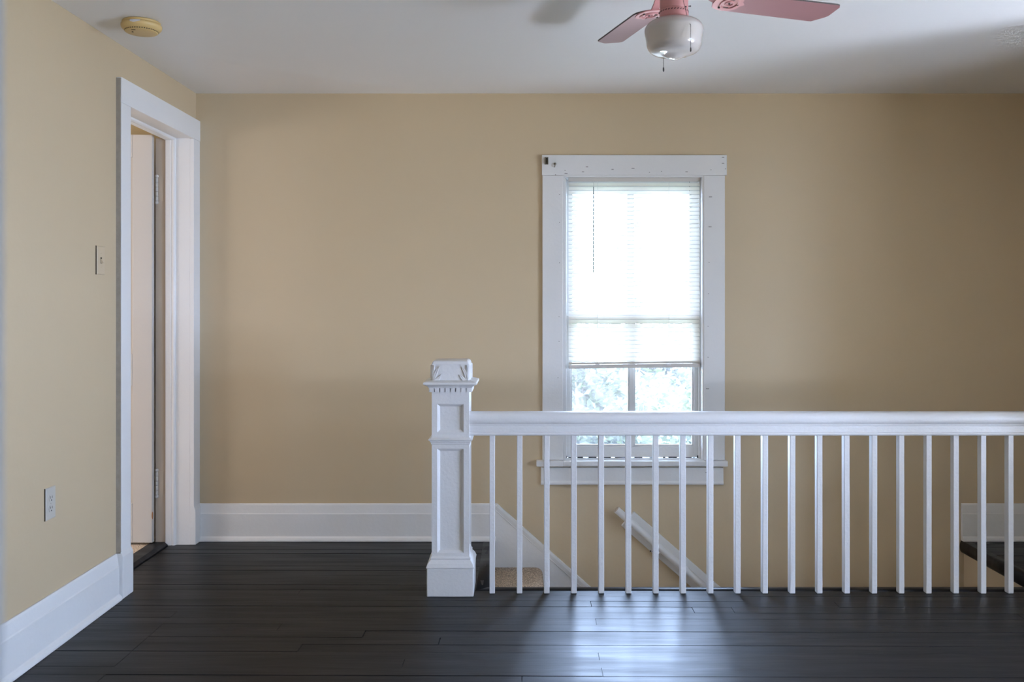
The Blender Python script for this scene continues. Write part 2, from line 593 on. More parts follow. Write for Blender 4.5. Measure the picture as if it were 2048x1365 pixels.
JX0 = XLo
box('jamb', M['white'], (JX0, XL, DY0 - .02, DY0, 0, DH), tr)
box('jamb', M['white'], (-1.90, XL, DY1, DY1 + .02, 0, DH), tr)
box('jamb', M['tan'], (JX0 - .012, -1.90, DY1, DY1 + .02, 0, DH), tr, .002)
box('head_jamb', M['white'], (-1.90, XL, DY0 - .02, DY1 + .02, DH, DH + .02), tr)
box('head_jamb', M['tan'], (JX0, -1.90, DY0 - .02, DY1 + .02, DH + .022, DH + .035), tr)


def stop(fn, a, c):
    b = MB()
    b.prism([(-1.902, 0), (-1.902, .012), (-1.874, .012), (-1.872, .009), (-1.869, .009), (-1.866, .012),
             (-1.858, .013), (-1.852, .009), (-1.849, 0)], fn, a, c)
    return b.build('door_stop', M['white'], tr)


stop(lambda u, v, t: (u, DY1 - v, t), 0, DH)
stop(lambda u, v, t: (u, DY0 + v, t), 0, DH)
stop(lambda u, v, t: (u, t, DH - v), DY0, DY1)
b = MB()
b.prism([(-1.985, -.02), (-1.985, .012), (-1.975, .02), (-1.905, .02), (-1.888, .006), (-1.886, -.02)],
        lambda u, v, t: (u, t, v), DY0, DY1 - .014)
b.build('threshold', M['board'], tr, .003)

# carpet of the side room
b = MB()
b.box(-4.7, -1.982, 1.5, YB - .012, -.2, .012)
tag(b.build('carpet', M['carpet']), 'beige flecked carpet just beyond the dark threshold of the left doorway', 'carpet')

# ------------------------------------------------------------------ door leaf, opened into the side room
door = tag(empty('door_1', (-1.956, 4.83, 0)), 'cream panelled door standing open into the side room', kind='structure')
LX1, LX0, LY0, LY1 = -1.957, -2.735, 4.788, 4.818
LZ0, LZ1 = .024, 2.198
b = MB()
for x0, x1 in ((LX0, LX0 + .11), (LX1 - .105, LX1), ((LX0 + LX1) / 2 - .045, (LX0 + LX1) / 2 + .045)):
    b.box(x0, x1, LY0, LY1, LZ0, LZ1)
RZ = [(LZ0, .235), (.86, 1.03), (LZ1 - .12, LZ1)]
for z0, z1 in RZ:
    b.box(LX0 + .11, (LX0 + LX1) / 2 - .045, LY0, LY1, z0, z1)
    b.box((LX0 + LX1) / 2 + .045, LX1 - .105, LY0, LY1, z0, z1)
b.build('leaf_frame', M['cream'], door, .003)
for z0, z1 in ((.235, .86), (1.03, LZ1 - .12)):
    for x0, x1 in ((LX0 + .11, (LX0 + LX1) / 2 - .045), ((LX0 + LX1) / 2 + .045, LX1 - .105)):
        box('panel', M['cream'], (x0 - .003, x1 + .003, LY0 + .011, LY1 - .011, z0 - .003, z1 + .003), door)
for z in (at(0, 379, 4.83).z, at(0, 967, 4.83).z):
    h = empty('hinge', (-1.953, 4.832, z))
    h.location = Vector((-1.953, 4.832, z)) - WLOC[door.name]
    h.parent = door
    hz = .062
    hx, hy = -1.949, 4.8285
    for k in range(5):
        z0 = z - hz + k * 2 * hz / 5
        MB().lathe([(.0062, 0), (.0075, .002), (.0075, .021), (.0062, .0235)], (hx, hy, z0), 12).build('knuckle', M['cream'], h)
    MB().ball((hx, hy, z + hz + .008), .0105, 10, 6).build('finial', M['cream'], h)
    MB().ball((hx, hy, z - hz - .009), .0105, 10, 6).build('finial', M['cream'], h)
    box('hinge_plate', M['tan'], (-1.951, -1.915, DY1 - .0025, DY1 - .0003, z - hz, z + hz), h)
MB().ball((LX1 + .001, LY0 + .001, .17), .0042, 8, 6, 5).build('paint_chip', M['chip'], door)

# ------------------------------------------------------------------ window in the back wall
win = tag(empty('window_1', ((WX0 + WX1) / 2, YB, WZ0)), 'white double hung window in the back wall', kind='structure')
YC = YB - .022


def pr(x0, x1, y0, y1, Ya, Yb):
    """box covering pixels x0..x1, y0..y1 on its front face at depth Ya, back at Yb"""
    a, c = at(x0, y1, Ya), at(x1, y0, Ya)
    return (a.x, c.x, Ya, Yb, a.z, c.z)


box('casing', M['white'], pr(1085, 1126, 351, 921, YC, YB), win, .0025)
box('casing', M['white'], pr(1408, 1450, 351, 921, YC, YB), win, .0025)
box('head_casing', M['white'], pr(1084, 1454, 310, 350.6, YC - .001, YB), win, .0025)
b = MB()
s0, s1 = at(1073, 934, 4.885), at(1456, 923, 4.885)
b.prism([(4.885, s0.z + .004), (4.889, s0.z), (5.05, s0.z), (5.05, s1.z), (4.889, s1.z), (4.885, s1.z - .005)],
        lambda u, v, t: (t, u, v), WX0 + .001, WX1 - .001)
b.box(s0.x, WX0 + .001, 4.885, YB, s0.z, s1.z).box(WX1 - .001, s1.x, 4.885, YB, s0.z, s1.z)
b.build('stool', M['white'], win, .004)
a0 = pr(1082, 1447, 936, 970, YC, YB)
MB().prism([(YB, a0[4]), (YC - .004, a0[4]), (YC - .006, a0[4] + .008), (YC - .002, a0[4] + .018), (YC, a0[4] + .02),
            (YC, a0[5]), (YB, a0[5])], lambda u, v, t: (t, u, v), a0[0], a0[1]).build('apron', M['white'], win, .0015)
# jamb liners
box('jamb', M['white'], (WX0 - .0, WX0 + .012, YB - .015, YBo, WZ0, WZ1), win)
box('jamb', M['white'], (WX1 - .012, WX1 + .0, YB - .015, YBo, WZ0, WZ1), win)
box('head_jamb', M['white'], (WX0 + .012, WX1 - .012, YB - .015, YBo, WZ1 - .012, WZ1), win)
JX0, JX1 = WX0 + .012, WX1 - .012
for x0, x1 in ((JX0, JX0 + .010), (JX1 - .010, JX1)):
    box('stop_bead', M['white'], (x0, x1, 4.966, 4.984, s1.z, WZ1 - .012), win, .003)
box('outer_sill', M['white'], (WX0, WX1, 5.05, 5.20, s0.z - .03, s0.z + .01), win)


def sash(name, Y0, Y1, zb, zt, brail, trail, stile):
    x0, x1 = JX0 + .002, JX1 - .002
    xm = at(1263, 0, 5.0).x
    s = empty(name, ((x0 + x1) / 2, Y0, zb))
    s.location = WLOC[s.name] - WLOC[win.name]
    s.parent = win
    b = MB()
    for a, c in ((x0, x0 + stile), (x1 - stile, x1)):
        b.box(a, c, Y0, Y1, zb, zt)
    b.box(x0 + stile, x1 - stile, Y0, Y1, zb, zb + brail).box(x0 + stile, x1 - stile, Y0, Y1, zt - trail, zt)
    b.box(xm - .011, xm + .011, Y0 + .004, Y1 - .004, zb + brail, zt - trail)
    # bevelled putty line round each light
    for a, c in ((x0 + stile, xm - .011), (xm + .011, x1 - stile)):
        for q0, q1 in (((a, a + .010), (zb + brail, zt - trail)), ((c - .010, c), (zb + brail, zt - trail)),
                       ((a + .010, c - .010), (zb + brail, zb + brail + .012)), ((a + .010, c - .010), (zt - trail - .008, zt - trail))):
            b.box(q0[0], q0[1], Y0 + .013, Y1 - .013, q1[0], q1[1])
    b.build('sash_frame', M['white'], s, .0015)
    for a, c in ((x0 + stile, xm - .011), (xm + .011, x1 - stile)):
        ym = (Y0 + Y1) / 2
        box('glass_pane', M['glass'], (a, c, ym - .0015, ym + .0015, zb + brail, zt - trail), s)
    return s


low = sash('lower_sash', 4.986, 5.022, s1.z + .004, at(0, 631, 4.986).z, .058, .030, .030)
sash('upper_sash', 5.026, 5.062, at(0, 646, 5.026).z, WZ1 - .013, .030, .052, .036)
# dark worn gaps around the lower sash
z0 = s1.z
b = MB()
b.box(JX0, JX0 + .003, 4.985, 4.988, z0 + .006, at(0, 640, 5).z).box(JX1 - .003, JX1, 4.985, 4.988, z0 + .004, at(0, 700, 5).z)
xx = JX0 + .02
while xx < JX1 - .03:
    w = random.uniform(.01, .07)
    b.box(xx, min(xx + w, JX1 - .005), 4.9835, 4.987, z0 + .0005, z0 + random.uniform(.003, .007))
    xx += w + random.uniform(.005, .05)
b.box(JX0, JX0 + .014, 4.983, 4.987, z0, z0 + .012).box(JX1 - .016, JX1, 4.983, 4.987, z0, z0 + .014)
tag(b.build('gap_line', M['hole'], win), kind='stuff')
# chalky smears on the panes
b = MB()
for pts in (((1196, 745), (1202, 760), (1210, 768), (1219, 762), (1226, 745)), ((1186, 820), (1196, 826), (1212, 824), (1224, 812), (1228, 796)),
            ((1206, 780), (1216, 774), (1224, 764), (1230, 750)), ((1276, 825), (1278, 812), (1281, 800)), ((1286, 825), (1287, 812), (1289, 800)),
            ((1292, 824), (1294, 810))):
    P = [at(x, yy, 5.0022) for x, yy in pts]
    Q = []
    for i in range(len(P) - 1):
        for k in range(4):
            Q.append(P[i].lerp(P[i + 1], k / 4))
    Q.append(P[-1])
    b.tube(Q, .0028, 6, r2=.0012)
tag(b.build('chalky_smear', M['smear'], low), kind='stuff')
# nail holes and old tacks in the casing
b = MB()
for px, py in ((1174, 334), (1225, 339), (1266, 337), (1166, 344), (1299, 345), (1323, 343), (1373, 344), (1422, 340), (1130, 341),
               (1119, 389), (1119, 445), (1119, 526), (1118, 634), (1118, 683), (1116, 756), (1421, 394), (1420, 454), (1418, 525),
               (1417, 588), (1416, 653), (1416, 715), (1415, 778), (1412, 946), (1446, 315), (1446, 327), (1451, 338), (1111, 350), (1132, 347)):
    p = at(px, py, YC - .001)
    w = random.choice((.0022, .006, .008)) if px > 1130 and py < 800 else .0025
    b.box(p.x - w, p.x + w, YC - .0035, YC + .001, p.z - .0011, p.z + .0011)
tag(b.build('nail_hole', M['slot'], win), kind='stuff')

# ------------------------------------------------------------------ curtain rod bracket left on the casing
p = at(1093, 322, YC - .001)
br = tag(empty('curtain_rod_bracket', (p.x, YC - .001, p.z - .018)), 'small tarnished curtain rod bracket at top left corner of the window casing', 'bracket')
MB().box(p.x - .011, p.x + .010, YC - .004, YC - .0012, p.z - .02, p.z + .02).build('wall_plate', M['bracket'], br, .001)
MB().box(p.x - .008, p.x - .005, YC - .022, YC - .003, p.z - .018, p.z + .014).box(p.x + .006, p.x + .009, YC - .022, YC - .003, p.z - .018, p.z + .014).build('side_flange', M['bracket'], br, .0005)
MB().ball((p.x, YC - .006, p.z + .012), .004, 8, 6).build('screw', M['dark'], br)
p = at(1110, 330, YC - .001)
hk = tag(empty('cup_hook', (p.x, YC - .001, p.z - .012)), 'tiny tarnished hook on the window casing, just right of the rod bracket', 'hook')
MB().lathe([(.007, -.012), (.007, .008)], (0, 0, 0), 12).xform(Matrix.Translation((p.x, YC - .004, p.z + .005)) @ Matrix.Rotation(PI / 2, 4, 'X') @ Matrix.Scale(.15, 4, (0, 0, 1))).build('base_plate', M['bracket'], hk)
MB().tube([(p.x + .003, YC - .003, p.z + .008), (p.x + .001, YC - .014, p.z + .002), (p.x - .001, YC - .016, p.z - .008), (p.x - .002, YC - .010, p.z - .013), (p.x - .002, YC - .004, p.z - .011)], .0026, 8).build('hook_arm', M['bracket'], hk)

# ------------------------------------------------------------------ venetian mini blind
BX0, BX1 = at(1137.5, 0, 4.95).x, at(1399.5, 0, 4.95).x
bc = (BX0 + BX1) / 2
blind = tag(empty('window_blind', (bc, 4.955, at(0, 737, 4.955).z)), 'white horizontal slat blind lowered over the upper two thirds of the window', 'blind')
zt, zb_ = at(0, 353, 4.943).z, at(0, 362.5, 4.943).z
b = MB().prism([(4.943, zb_), (4.943, zt - .004), (4.945, zt - .001), (4.966, zt - .001), (4.966, zb_), (4.964, zb_), (4.964, zt - .004), (4.946, zt - .004), (4.946, zb_)],
               lambda u, v, t: (t, u, v), BX0 - .001, BX1 + .001)
b.build('head_rail', M['tinted'], blind)
Ws = BX1 - BX0
n = 5
sl = MB()
prof = []
for i in range(n + 1):
    u = -1 + 2 * i / n
    prof.append((u * .0128, .0018 * (1 - u * u)))
vs, fs = [], []
for x in (-Ws / 2, Ws / 2):
    for u, v in prof:
        vs.append((x, u, v))
for x in (-Ws / 2, Ws / 2):
    for u, v in prof:
        vs.append((x, u, v - .0003))
k = n + 1
for i in range(n):
    fs += [(i, i + 1, k + i + 1, k + i), (2 * k + i, 3 * k + i, 3 * k + i + 1, 2 * k + i + 1)]
fs += [(0, k, 3 * k, 2 * k), (n, 2 * k + n, 3 * k + n, k + n)]
sl.add(vs, fs, True)
slat_me = sl.mesh('slat', M['slat'])
NS = 43
ya, yb = 369.0, 719.0
for i in range(NS):
    py = ya + (yb - ya) * i / (NS - 1)
    o = put('slat', slat_me, (bc, 4.955, at(0, py, 4.955).z), blind)
    o.rotation_euler = (math.radians(55 + random.uniform(-2, 2)), random.uniform(-.0006, .0006) + .002 * max(0, (i - 30)) / 12, 0)
TILT = .0125
for i in range(4):
    o = put('slat', slat_me, (bc, 4.955, at(0, 724.0 + i * 1.1, 4.955).z), blind)
    o.rotation_euler = (math.radians(4), -TILT * (.75 + .25 * i / 3) * -1, 0)
for o in [c for c in COL.objects if c.name.startswith('slat')][-4:]:
    o.rotation_euler[1] = -TILT
zr = at(0, 732.5, 4.95).z
b = MB().box(-Ws / 2, Ws / 2, -.0125, .0125, -.0105, .0105)
o = b.build('bottom_rail', M['tinted'], blind, .003)
o.location = Vector((bc, 4.955, zr - .0105)) - WLOC[blind.name]
o.rotation_euler = (0, -TILT, 0)
for px in (1195, 1338):
    x = at(px, 0, 4.94).x
    b = MB()
    for yy in (4.9425, 4.9675):
        b.tube([(x, yy, zb_), (x, yy, zr)], .0007, 6)
    b.build('ladder_cord', M['cord'], blind)
    MB().box(x - .012, x + .012, 4.9418, 4.944, zr + .004, zr + .012).build('cord_button', M['cord'], blind, .002)
x = at(1187, 0, 4.937).x
MB().tube([(x, 4.937, at(0, 374, 4.937).z), (x - .0006, 4.936, at(0, 460, 4.937).z), (x - .001, 4.936, at(0, 545, 4.937).z)], .0023, 6).build('tilt_wand', M['wand'], blind)
MB().tube([(x, 4.944, zb_ + .004), (x, 4.937, zb_ - .008), (x, 4.937, at(0, 376, 4.937).z)], .0012, 6).build('wand_hook', M['cord'], blind)
x = at(1379, 0, 4.97).x
MB().tube([(x, 4.971, zb_), (x - .001, 4.972, at(0, 592, 4.97).z)], .0016, 6).build('lift_cord', M['wand'], blind)

# ------------------------------------------------------------------ stairs down
st = tag(empty('staircase', ((SX0 + SX1) / 2, (SY0 + YB) / 2, -2.8)), 'carpeted stairs descending along the back wall behind the white railing', 'staircase')
RISE, RUN = .2, .2247
b = MB()
pts = [(0, -.05), (0, -.004), (.01, .004)] + [(.242 + .042 * math.cos(t), -.032 + .036 * math.sin(t)) for t in [PI / 2 - i * PI / 10 for i in range(9)]] + [(.245, -.064), (.235, -.2), (.215, -.2), (.215, -.06), (.0, -.06)]
b.prism(pts, lambda u, v, t: (u, t, v), SY0 + .002, YB - .021, True)
tread_me = b.mesh('tread', M['carpet'])
for i in range(11):
    put('tread', tread_me, (SX0 - .01 + RUN * i, 0, -.147 - RISE * i), st)
SL = .892
x0, z0 = at(990, 1008, YB).x, BH
xe = SX1 + .0
b = MB()
b.prism([(x0, z0), (x0 + .012, z0), (xe, z0 - SL * (xe - x0 - .012)), (xe, z0 - SL * (xe - x0) - .55), (SX0, -.45), (SX0, -.001), (x0, -.001)],
        lambda u, v, t: (u, t, v), YB - .020, YB)
b.build('stringer', M['white'], st)
b = MB()
c45 = math.hypot(1, SL)
mould = [(-.002, 0), (.009, 0), (.010, .012), (.005, .030), (.006, .034), (.0, .036)]


def alongs(u, v, t):
    # u: out from the wall, v: down from the sloping top edge (perpendicular)
    zt_ = z0 - SL * (t - x0 - .012)
    return (t - v * SL / c45, YB - .020 - u, zt_ - v / c45 + .002)


b.prism(mould, alongs, x0 + .016, xe - .02)
b.build('stringer_moulding', M['white'], st, .0015)

# ------------------------------------------------------------------ handrail on the back wall above the stairs
sl_ = .876
hr = tag(empty('wall_handrail', (1.3, YB, -.9)), 'white round handrail on a wall board sloping down the back wall behind the balusters', 'handrail')
cL = math.hypot(1, sl_)
dx, dz = 1 / cL, -sl_ / cL
nx, nz = sl_ / cL, 1 / cL            # up-right normal
pA = at(1268, 1024, YC)              # upper corner of the board's end
pB = at(1242, 1052, YC)
wid = (pA.x - pB.x) * nx + (pA.z - pB.z) * nz
LN = 2.1
o0 = Vector((pA.x, 0, pA.z))


def brd(u, v, t):
    return (o0.x + dx * u - nx * v, t, o0.z + dz * u - nz * v)


MB().prism([(0, 0), (LN, 0), (LN, wid), (0, wid)], brd, YC, YB).build('wall_board', M['white'], hr, .003)
pr0 = at(1233, 1020, 4.865)
MB().tube([pr0, pr0 + Vector((dx, 0, dz)) * .004, pr0 + Vector((dx * 2.15, 0, dz * 2.15))], .0195, 20).build('rail_pole', M['white'], hr, .003)
MB().tube([pr0 + Vector((-dx * .002, 0, -dz * .002)), pr0], .0188, 20).build('pole_end', M['tan'], hr)
for tt in (.33, 1.25, 1.95):
    c = pr0 + Vector((dx * tt, 0, dz * tt))
    q = c - Vector((nx, 0, nz)) * .030
    b = MB().tube([(c.x, c.y, c.z), (q.x, c.y + .004, q.z), (q.x - nx * .006, YC - .004, q.z - nz * .006)], .006, 8)
    b.lathe([(.022, 0), (.020, .004), (.012, .006)], (0, 0, 0), 14)
    n0 = len(b.v) - 3 * 14
    Mx = Matrix.Translation((q.x - nx * .006, YC, q.z - nz * .006)) @ Matrix.Rotation(PI / 2, 4, 'X')
    b.v[n0:] = [tuple(Mx @ Vector(v)) for v in b.v[n0:]]
    b.build('rail_bracket', M['white'], hr)
b = MB()
for px, py in ((1301, 1103), (1305, 1104), (1321, 1102)):
    q = at(px, py, YC)
    b.ball((q.x, YC, q.z), .0042, 8, 5)
tag(b.build('screw_hole', M['hole'], hr), kind='stuff')

# ------------------------------------------------------------------ stair railing
NX, NY = -.309, 4.083
RY = 4.043
rail = tag(empty('stair_railing', (1.0, RY, 0)), 'white painted stair railing with panelled newel post and square balusters', 'railing')
nw = empty('newel_post', (NX, NY, 0))
nw.location = WLOC[nw.name] - WLOC[rail.name]
nw.parent = rail
R = 'white_rail'
MB().rings([(.1035, .1035, 0.0005), (.1040, .1040, .06), (.1035, .1035, .126)], NX, NY).build('base_block', M[R], nw, .004)
MB().rings([(.1055, .1055, .126), (.1065, .1065, .131), (.100, .100, .146), (.091, .091, .158), (.088, .088, .160), (.0895, .0895, .166),
            (.0885, .0885, .171), (.0845, .0845, .174), (.083, .083, .185)], NX, NY).build('base_moulding', M[R], nw, .0015)


def fz(py):
    return HZ - (py - 605) / 450.0


SH = .0832


def panelled(zb, zt, pz0, pz1, name):
    """square shaft section with a recessed panel on each of its faces"""
    b = MB()
    pw, dp, bv = .059, .013, .012
    for k in range(4):
        a = k * PI / 2
        c, s = math.cos(a), math.sin(a)

        def T(x, d, z):
            xx, yy = x, -SH + d
            return (NX + xx * c - yy * s, NY + xx * s + yy * c, z)
        O = [T(-SH, 0, zb), T(SH, 0, zb), T(SH, 0, zt), T(-SH, 0, zt)]
        I = [T(-pw, 0, pz0), T(pw, 0, pz0), T(pw, 0, pz1), T(-pw, 0, pz1)]
        J = [T(-pw + bv, dp, pz0 + bv), T(pw - bv, dp, pz0 + bv), T(pw - bv, dp, pz1 - bv), T(-pw + bv, dp, pz1 - bv)]
        fs = []
        for q in range(4):
            q2 = (q + 1) % 4
            fs += [(q, q2, 4 + q2, 4 + q), (4 + q, 4 + q2, 8 + q2, 8 + q)]
        fs.append((8, 9, 10, 11))
        b.add(O + I + J, fs)
    return b.build(name, M[R], nw, 0, fix=False)


panelled(.17, fz(886), fz(1107), fz(898), 'lower_shaft')
panelled(fz(886), fz(776), fz(866), fz(808.6), 'upper_shaft')
MB().rings([(.084, .084, fz(890)), (.087, .087, fz(888)), (.0872, .0872, fz(886)), (.0915, .0915, fz(884)), (.0915, .0915, fz(882.2)), (.0935, .0935, fz(881.6)), (.0975, .0975, fz(880.8)), (.0975, .0975, fz(879)),
            (.088, .088, fz(876.8)), (.083, .083, fz(874))], NX, NY).build('band_moulding', M[R], nw, .001)
# dentil course
zd0, zd1 = fz(784.5), fz(776)
MB().rings([(.0845, .0845, zd0 - .001), (.0845, .0845, zd1)], NX, NY).build('frieze', M[R], nw)
dm = MB().box(-.0094, .0094, 0, .011, zd0, zd1).mesh('dentil', M[R])
DP = .0235
for k in range(4):
    for i in range(8):
        a = k * PI / 2
        off = (i - 3.5) * DP
        c, s = math.cos(a), math.sin(a)
        xx, yy = off, -.0955
        o = put('dentil', dm, (NX + xx * c - yy * s, NY + xx * s + yy * c, 0), nw)
        o.rotation_euler = (0, 0, a)
MB().rings([(.0955, .0955, zd1 - .001), (.097, .097, zd1 + .002), (.100, .100, zd1 + .006), (.107, .107, zd1 + .011), (.1125, .1125, zd1 + .0135),
            (.1125, .1125, .9405)], NX, NY).build('crown_moulding', M[R], nw, .001)
MB().rings([(.117, .117, .9400), (.1185, .1185, .942), (.1185, .1185, .949), (.116, .116, .9515), (.090, .090, .958)], NX, NY).build('cap_plate', M[R], nw, .0015)
MB().rings([(.0845, .0845, .955), (.0855, .0855, 1.0), (.0845, .0845, 1.030), (.080, .080, 1.040), (.074, .074, 1.0455)], NX, NY).build('cap_block', M[R], nw, .005, 3)


def leaf(p0, p1, bend, w, nseg=7):
    """raised pointed leaf in the (x, z) plane, later laid on a face; returns verts, faces with depth in y (out = -y)"""
    p0, p1 = Vector(p0), Vector(p1)
    d = p1 - p0
    nrm = Vector((-d.y, d.x)).normalized()
    vs, fs = [], []
    for i in range(nseg + 1):
        t = i / nseg
        c = p0 + d * t + nrm * bend * math.sin(PI * t)
        ww = w * math.sin(PI * min(.98, .06 + .94 * t) ** .85) + .0006
        for u, h in ((-1, -.003), (-.6, .0052), (-.12, .0024), (.12, .0024), (.6, .0052), (1, -.003)):
            q = c + nrm * u * ww
            vs.append((q.x, -h, q.y))
    for i in range(nseg):
        for k in range(5):
            fs.append((i * 6 + k, i * 6 + k + 1, i * 6 + 7 + k, i * 6 + 6 + k))
    return vs, fs


for k in range(4):
    for sgn in (-1, 1):
        b = MB()
        for p0, p1, bend, w in (((.074, .005), (.049, .064), -.004, .0100), ((.073, .003), (.041, .029), .006, .0095), ((.0755, .012), (.0725, .070), -.002, .0060)):
            vs, fs = leaf(p0, p1, bend, w)
            b.add([(sgn * x, y - .0845, z + .955) for x, y, z in vs], fs, True)
        b.xform(Matrix.Translation((NX, NY, 0)) @ Matrix.Rotation(k * PI / 2, 4, 'Z'))
        b.build('carved_leaf', M[R], nw)

# handrail
zt = .815
zb = .709
prof = [(-.024, zb), (-.030, zb + .002), (-.0335, zb + .007), (-.031, zb + .013), (-.0245, zb + .0145), (-.0245, zb + .016), (-.027, zb + .017), (-.027, zb + .040), (-.0245, zb + .0405), (-.0245, zb + .042),
        (-.0285, zb + .046), (-.027, zb + .050), (-.029, zb + .053), (-.0345, zb + .058), (-.037, zb + .066), (-.037, zb + .078), (-.034, zb + .090), (-.027, zb + .099), (-.014, zb + .105), (0, zt)]
prof = prof + [(-u, v) for u, v in reversed(prof[:-1])]
MB().prism(prof, lambda u, v, t: (t, RY + u, v), NX + SH - .004, 2.90, True).build('handrail', M[R], rail).modifiers.new('edges', 'EDGE_SPLIT').split_angle = math.radians(35)
bal = MB().box(-.0122, .0122, -.0165, .0165, 0, zb + .003)
bal_me = bal.mesh('baluster', M[R])
X0 = (984.3 - 1040) / 1800 * (RY - .0165)
for i in range(26):
    x = X0 + i * 54.62 / 1800 * (RY - .0165)
    if x > 2.87:
        break
    o = put('baluster', bal_me, (x, RY, 0.0005), rail, .0018, 1)
    o.rotation_euler = (random.uniform(-.0015, .0015), random.uniform(-.0015, .0015), random.uniform(-.03, .03))

# ------------------------------------------------------------------ ceiling fan
FXc, FYc = .5152, 3.011
SF = 1800 / FYc


def fzz(py):
    return HZ + (605 - py) / SF


fan = tag(empty('ceiling_fan', (FXc, FYc, H)), 'rose pink ceiling fan with an opal glass globe light and pull chains', 'ceiling fan')
MB().lathe([(.06, H - .001), (.098, H - .001), (.100, H - .01), (.100, 2.375), (.094, 2.362), (.06, 2.352), (.04, 2.35)], (FXc, FYc, 0), 40).build('motor_housing', M['fan'], fan)
zg = fzz(38)
MB().lathe([(.0465, 2.356), (.0470, 2.352), (.0470, fzz(17)), (.0462, fzz(19)), (.0462, fzz(21))], (FXc, FYc, 0), 36).build('switch_housing', M['fan'], fan)
b = MB()
b.lathe([(.0462, fzz(21)), (.0480, fzz(23)), (.0478, fzz(31)), (.0492, fzz(34)), (.0492, zg - .002)], (FXc, FYc, 0), 36)
b.build('light_fitter', M['fan'], fan)
b = MB()
for k in range(30):
    a = 2 * PI * k / 30
    c, s = math.cos(a), math.sin(a)
    z = fzz(25.5)
    V = Matrix.Translation((FXc + .0475 * c, FYc + .0475 * s, z)) @ Matrix.Rotation(a, 4, 'Z') @ Matrix.Rotation(.6, 4, 'X')
    q = MB().box(-.0015, .0010, -.0030, .0030, -.0013, .0013).xform(V)
    b.add(q.v, q.f)
tag(b.build('vent_slot', M['hole'], fan), kind='stuff')
# glass
gp = [(28, 38), (30, 39.5), (44, 43), (53, 49), (57.5, 56), (58.5, 62), (57.5, 70), (55.5, 82), (54, 92), (50.5, 99), (45, 104.5), (36, 108.5), (26, 111), (20, 113.5), (13, 117), (6, 119.3), (1, 120)]
prof = [(r / SF, fzz(py)) for r, py in gp]
# tessellate the profile smoothly
pp = []
for i in range(len(prof) - 1):
    p0, p1, p2, p3 = prof[max(i - 1, 0)], prof[i], prof[i + 1], prof[min(i + 2, len(prof) - 1)]
    for k in range(4):
        t = k / 4
        pp.append(tuple(.5 * (2 * p1[j] + (-p0[j] + p2[j]) * t + (2 * p0[j] - 5 * p1[j] + 4 * p2[j] - p3[j]) * t * t + (-p0[j] + 3 * p1[j] - 3 * p2[j] + p3[j]) * t ** 3) for j in (0, 1)))
pp.append(prof[-1])
MB().lathe([(max(r, .0005), z) for r, z in pp], (FXc, FYc, 0), 56).build('globe_shade', M['opal'], fan)
for px, py, dx in ((1316, 36, -1), (1378, 13, 1)):
    z = fzz(py)
    x = FXc + (px - 1348) / SF
    MB().tube([(FXc + dx * .045, FYc - .004, z), (x + dx * .001, FYc - .004, z), (x + dx * .003, FYc - .004, z)], .0016, 8).ball((x + dx * .003, FYc - .004, z), .0032, 8, 5).build('thumb_screw', M['dark'], fan)
for px, py, rr, nm in ((1368, 20, .0028, 'screw'), (1359, 2, .006, 'chain_outlet')):
    x = FXc + (px - 1348) / SF
    yy = FYc - math.sqrt(max(.047 ** 2 - (x - FXc) ** 2, 1e-5))
    MB().ball((x, yy - .001, fzz(py)), rr, 10, 6).build(nm, M['dark'], fan)


def chain(pts, name='pull_chain'):
    """beaded chain through pts with a small bell at the end"""
    pts = [Vector(p) for p in pts]
    b = MB()
    for i in range(len(pts) - 1):
        d = pts[i + 1] - pts[i]
        n = max(1, int(d.length / .0042))
        for k in range(n):
            b.ball(pts[i] + d * k / n, .0014, 6, 4)
    b.tube(pts, .0005, 5)
    o = b.build(name, M['chain'], fan)
    e = pts[-1]
    MB().lathe([(.0012, .004), (.0024, .0), (.0026, -.008), (.0015, -.011)], e, 10).build('pendant', M['chain'], o)


xa = FXc + (1359 - 1348) / SF
yg = FYc - .098
xc = FXc + (1371 - 1348) / 1800 * (yg)
zc = lambda py: HZ + (605 - py) / 1800 * yg
chain([(xa, FYc - .049, fzz(2)), (xc - .003, yg + .025, HZ + (605 - 42) / 1800 * (yg + .025)), (xc, yg, zc(50)), (xc, yg, zc(97))])
xb = at(1327, 0, FYc + .05).x
yy = FYc + .05
chain([(xb, yy, 2.30), (xb, yy, HZ + (605 - 137) / 1800 * yy)])

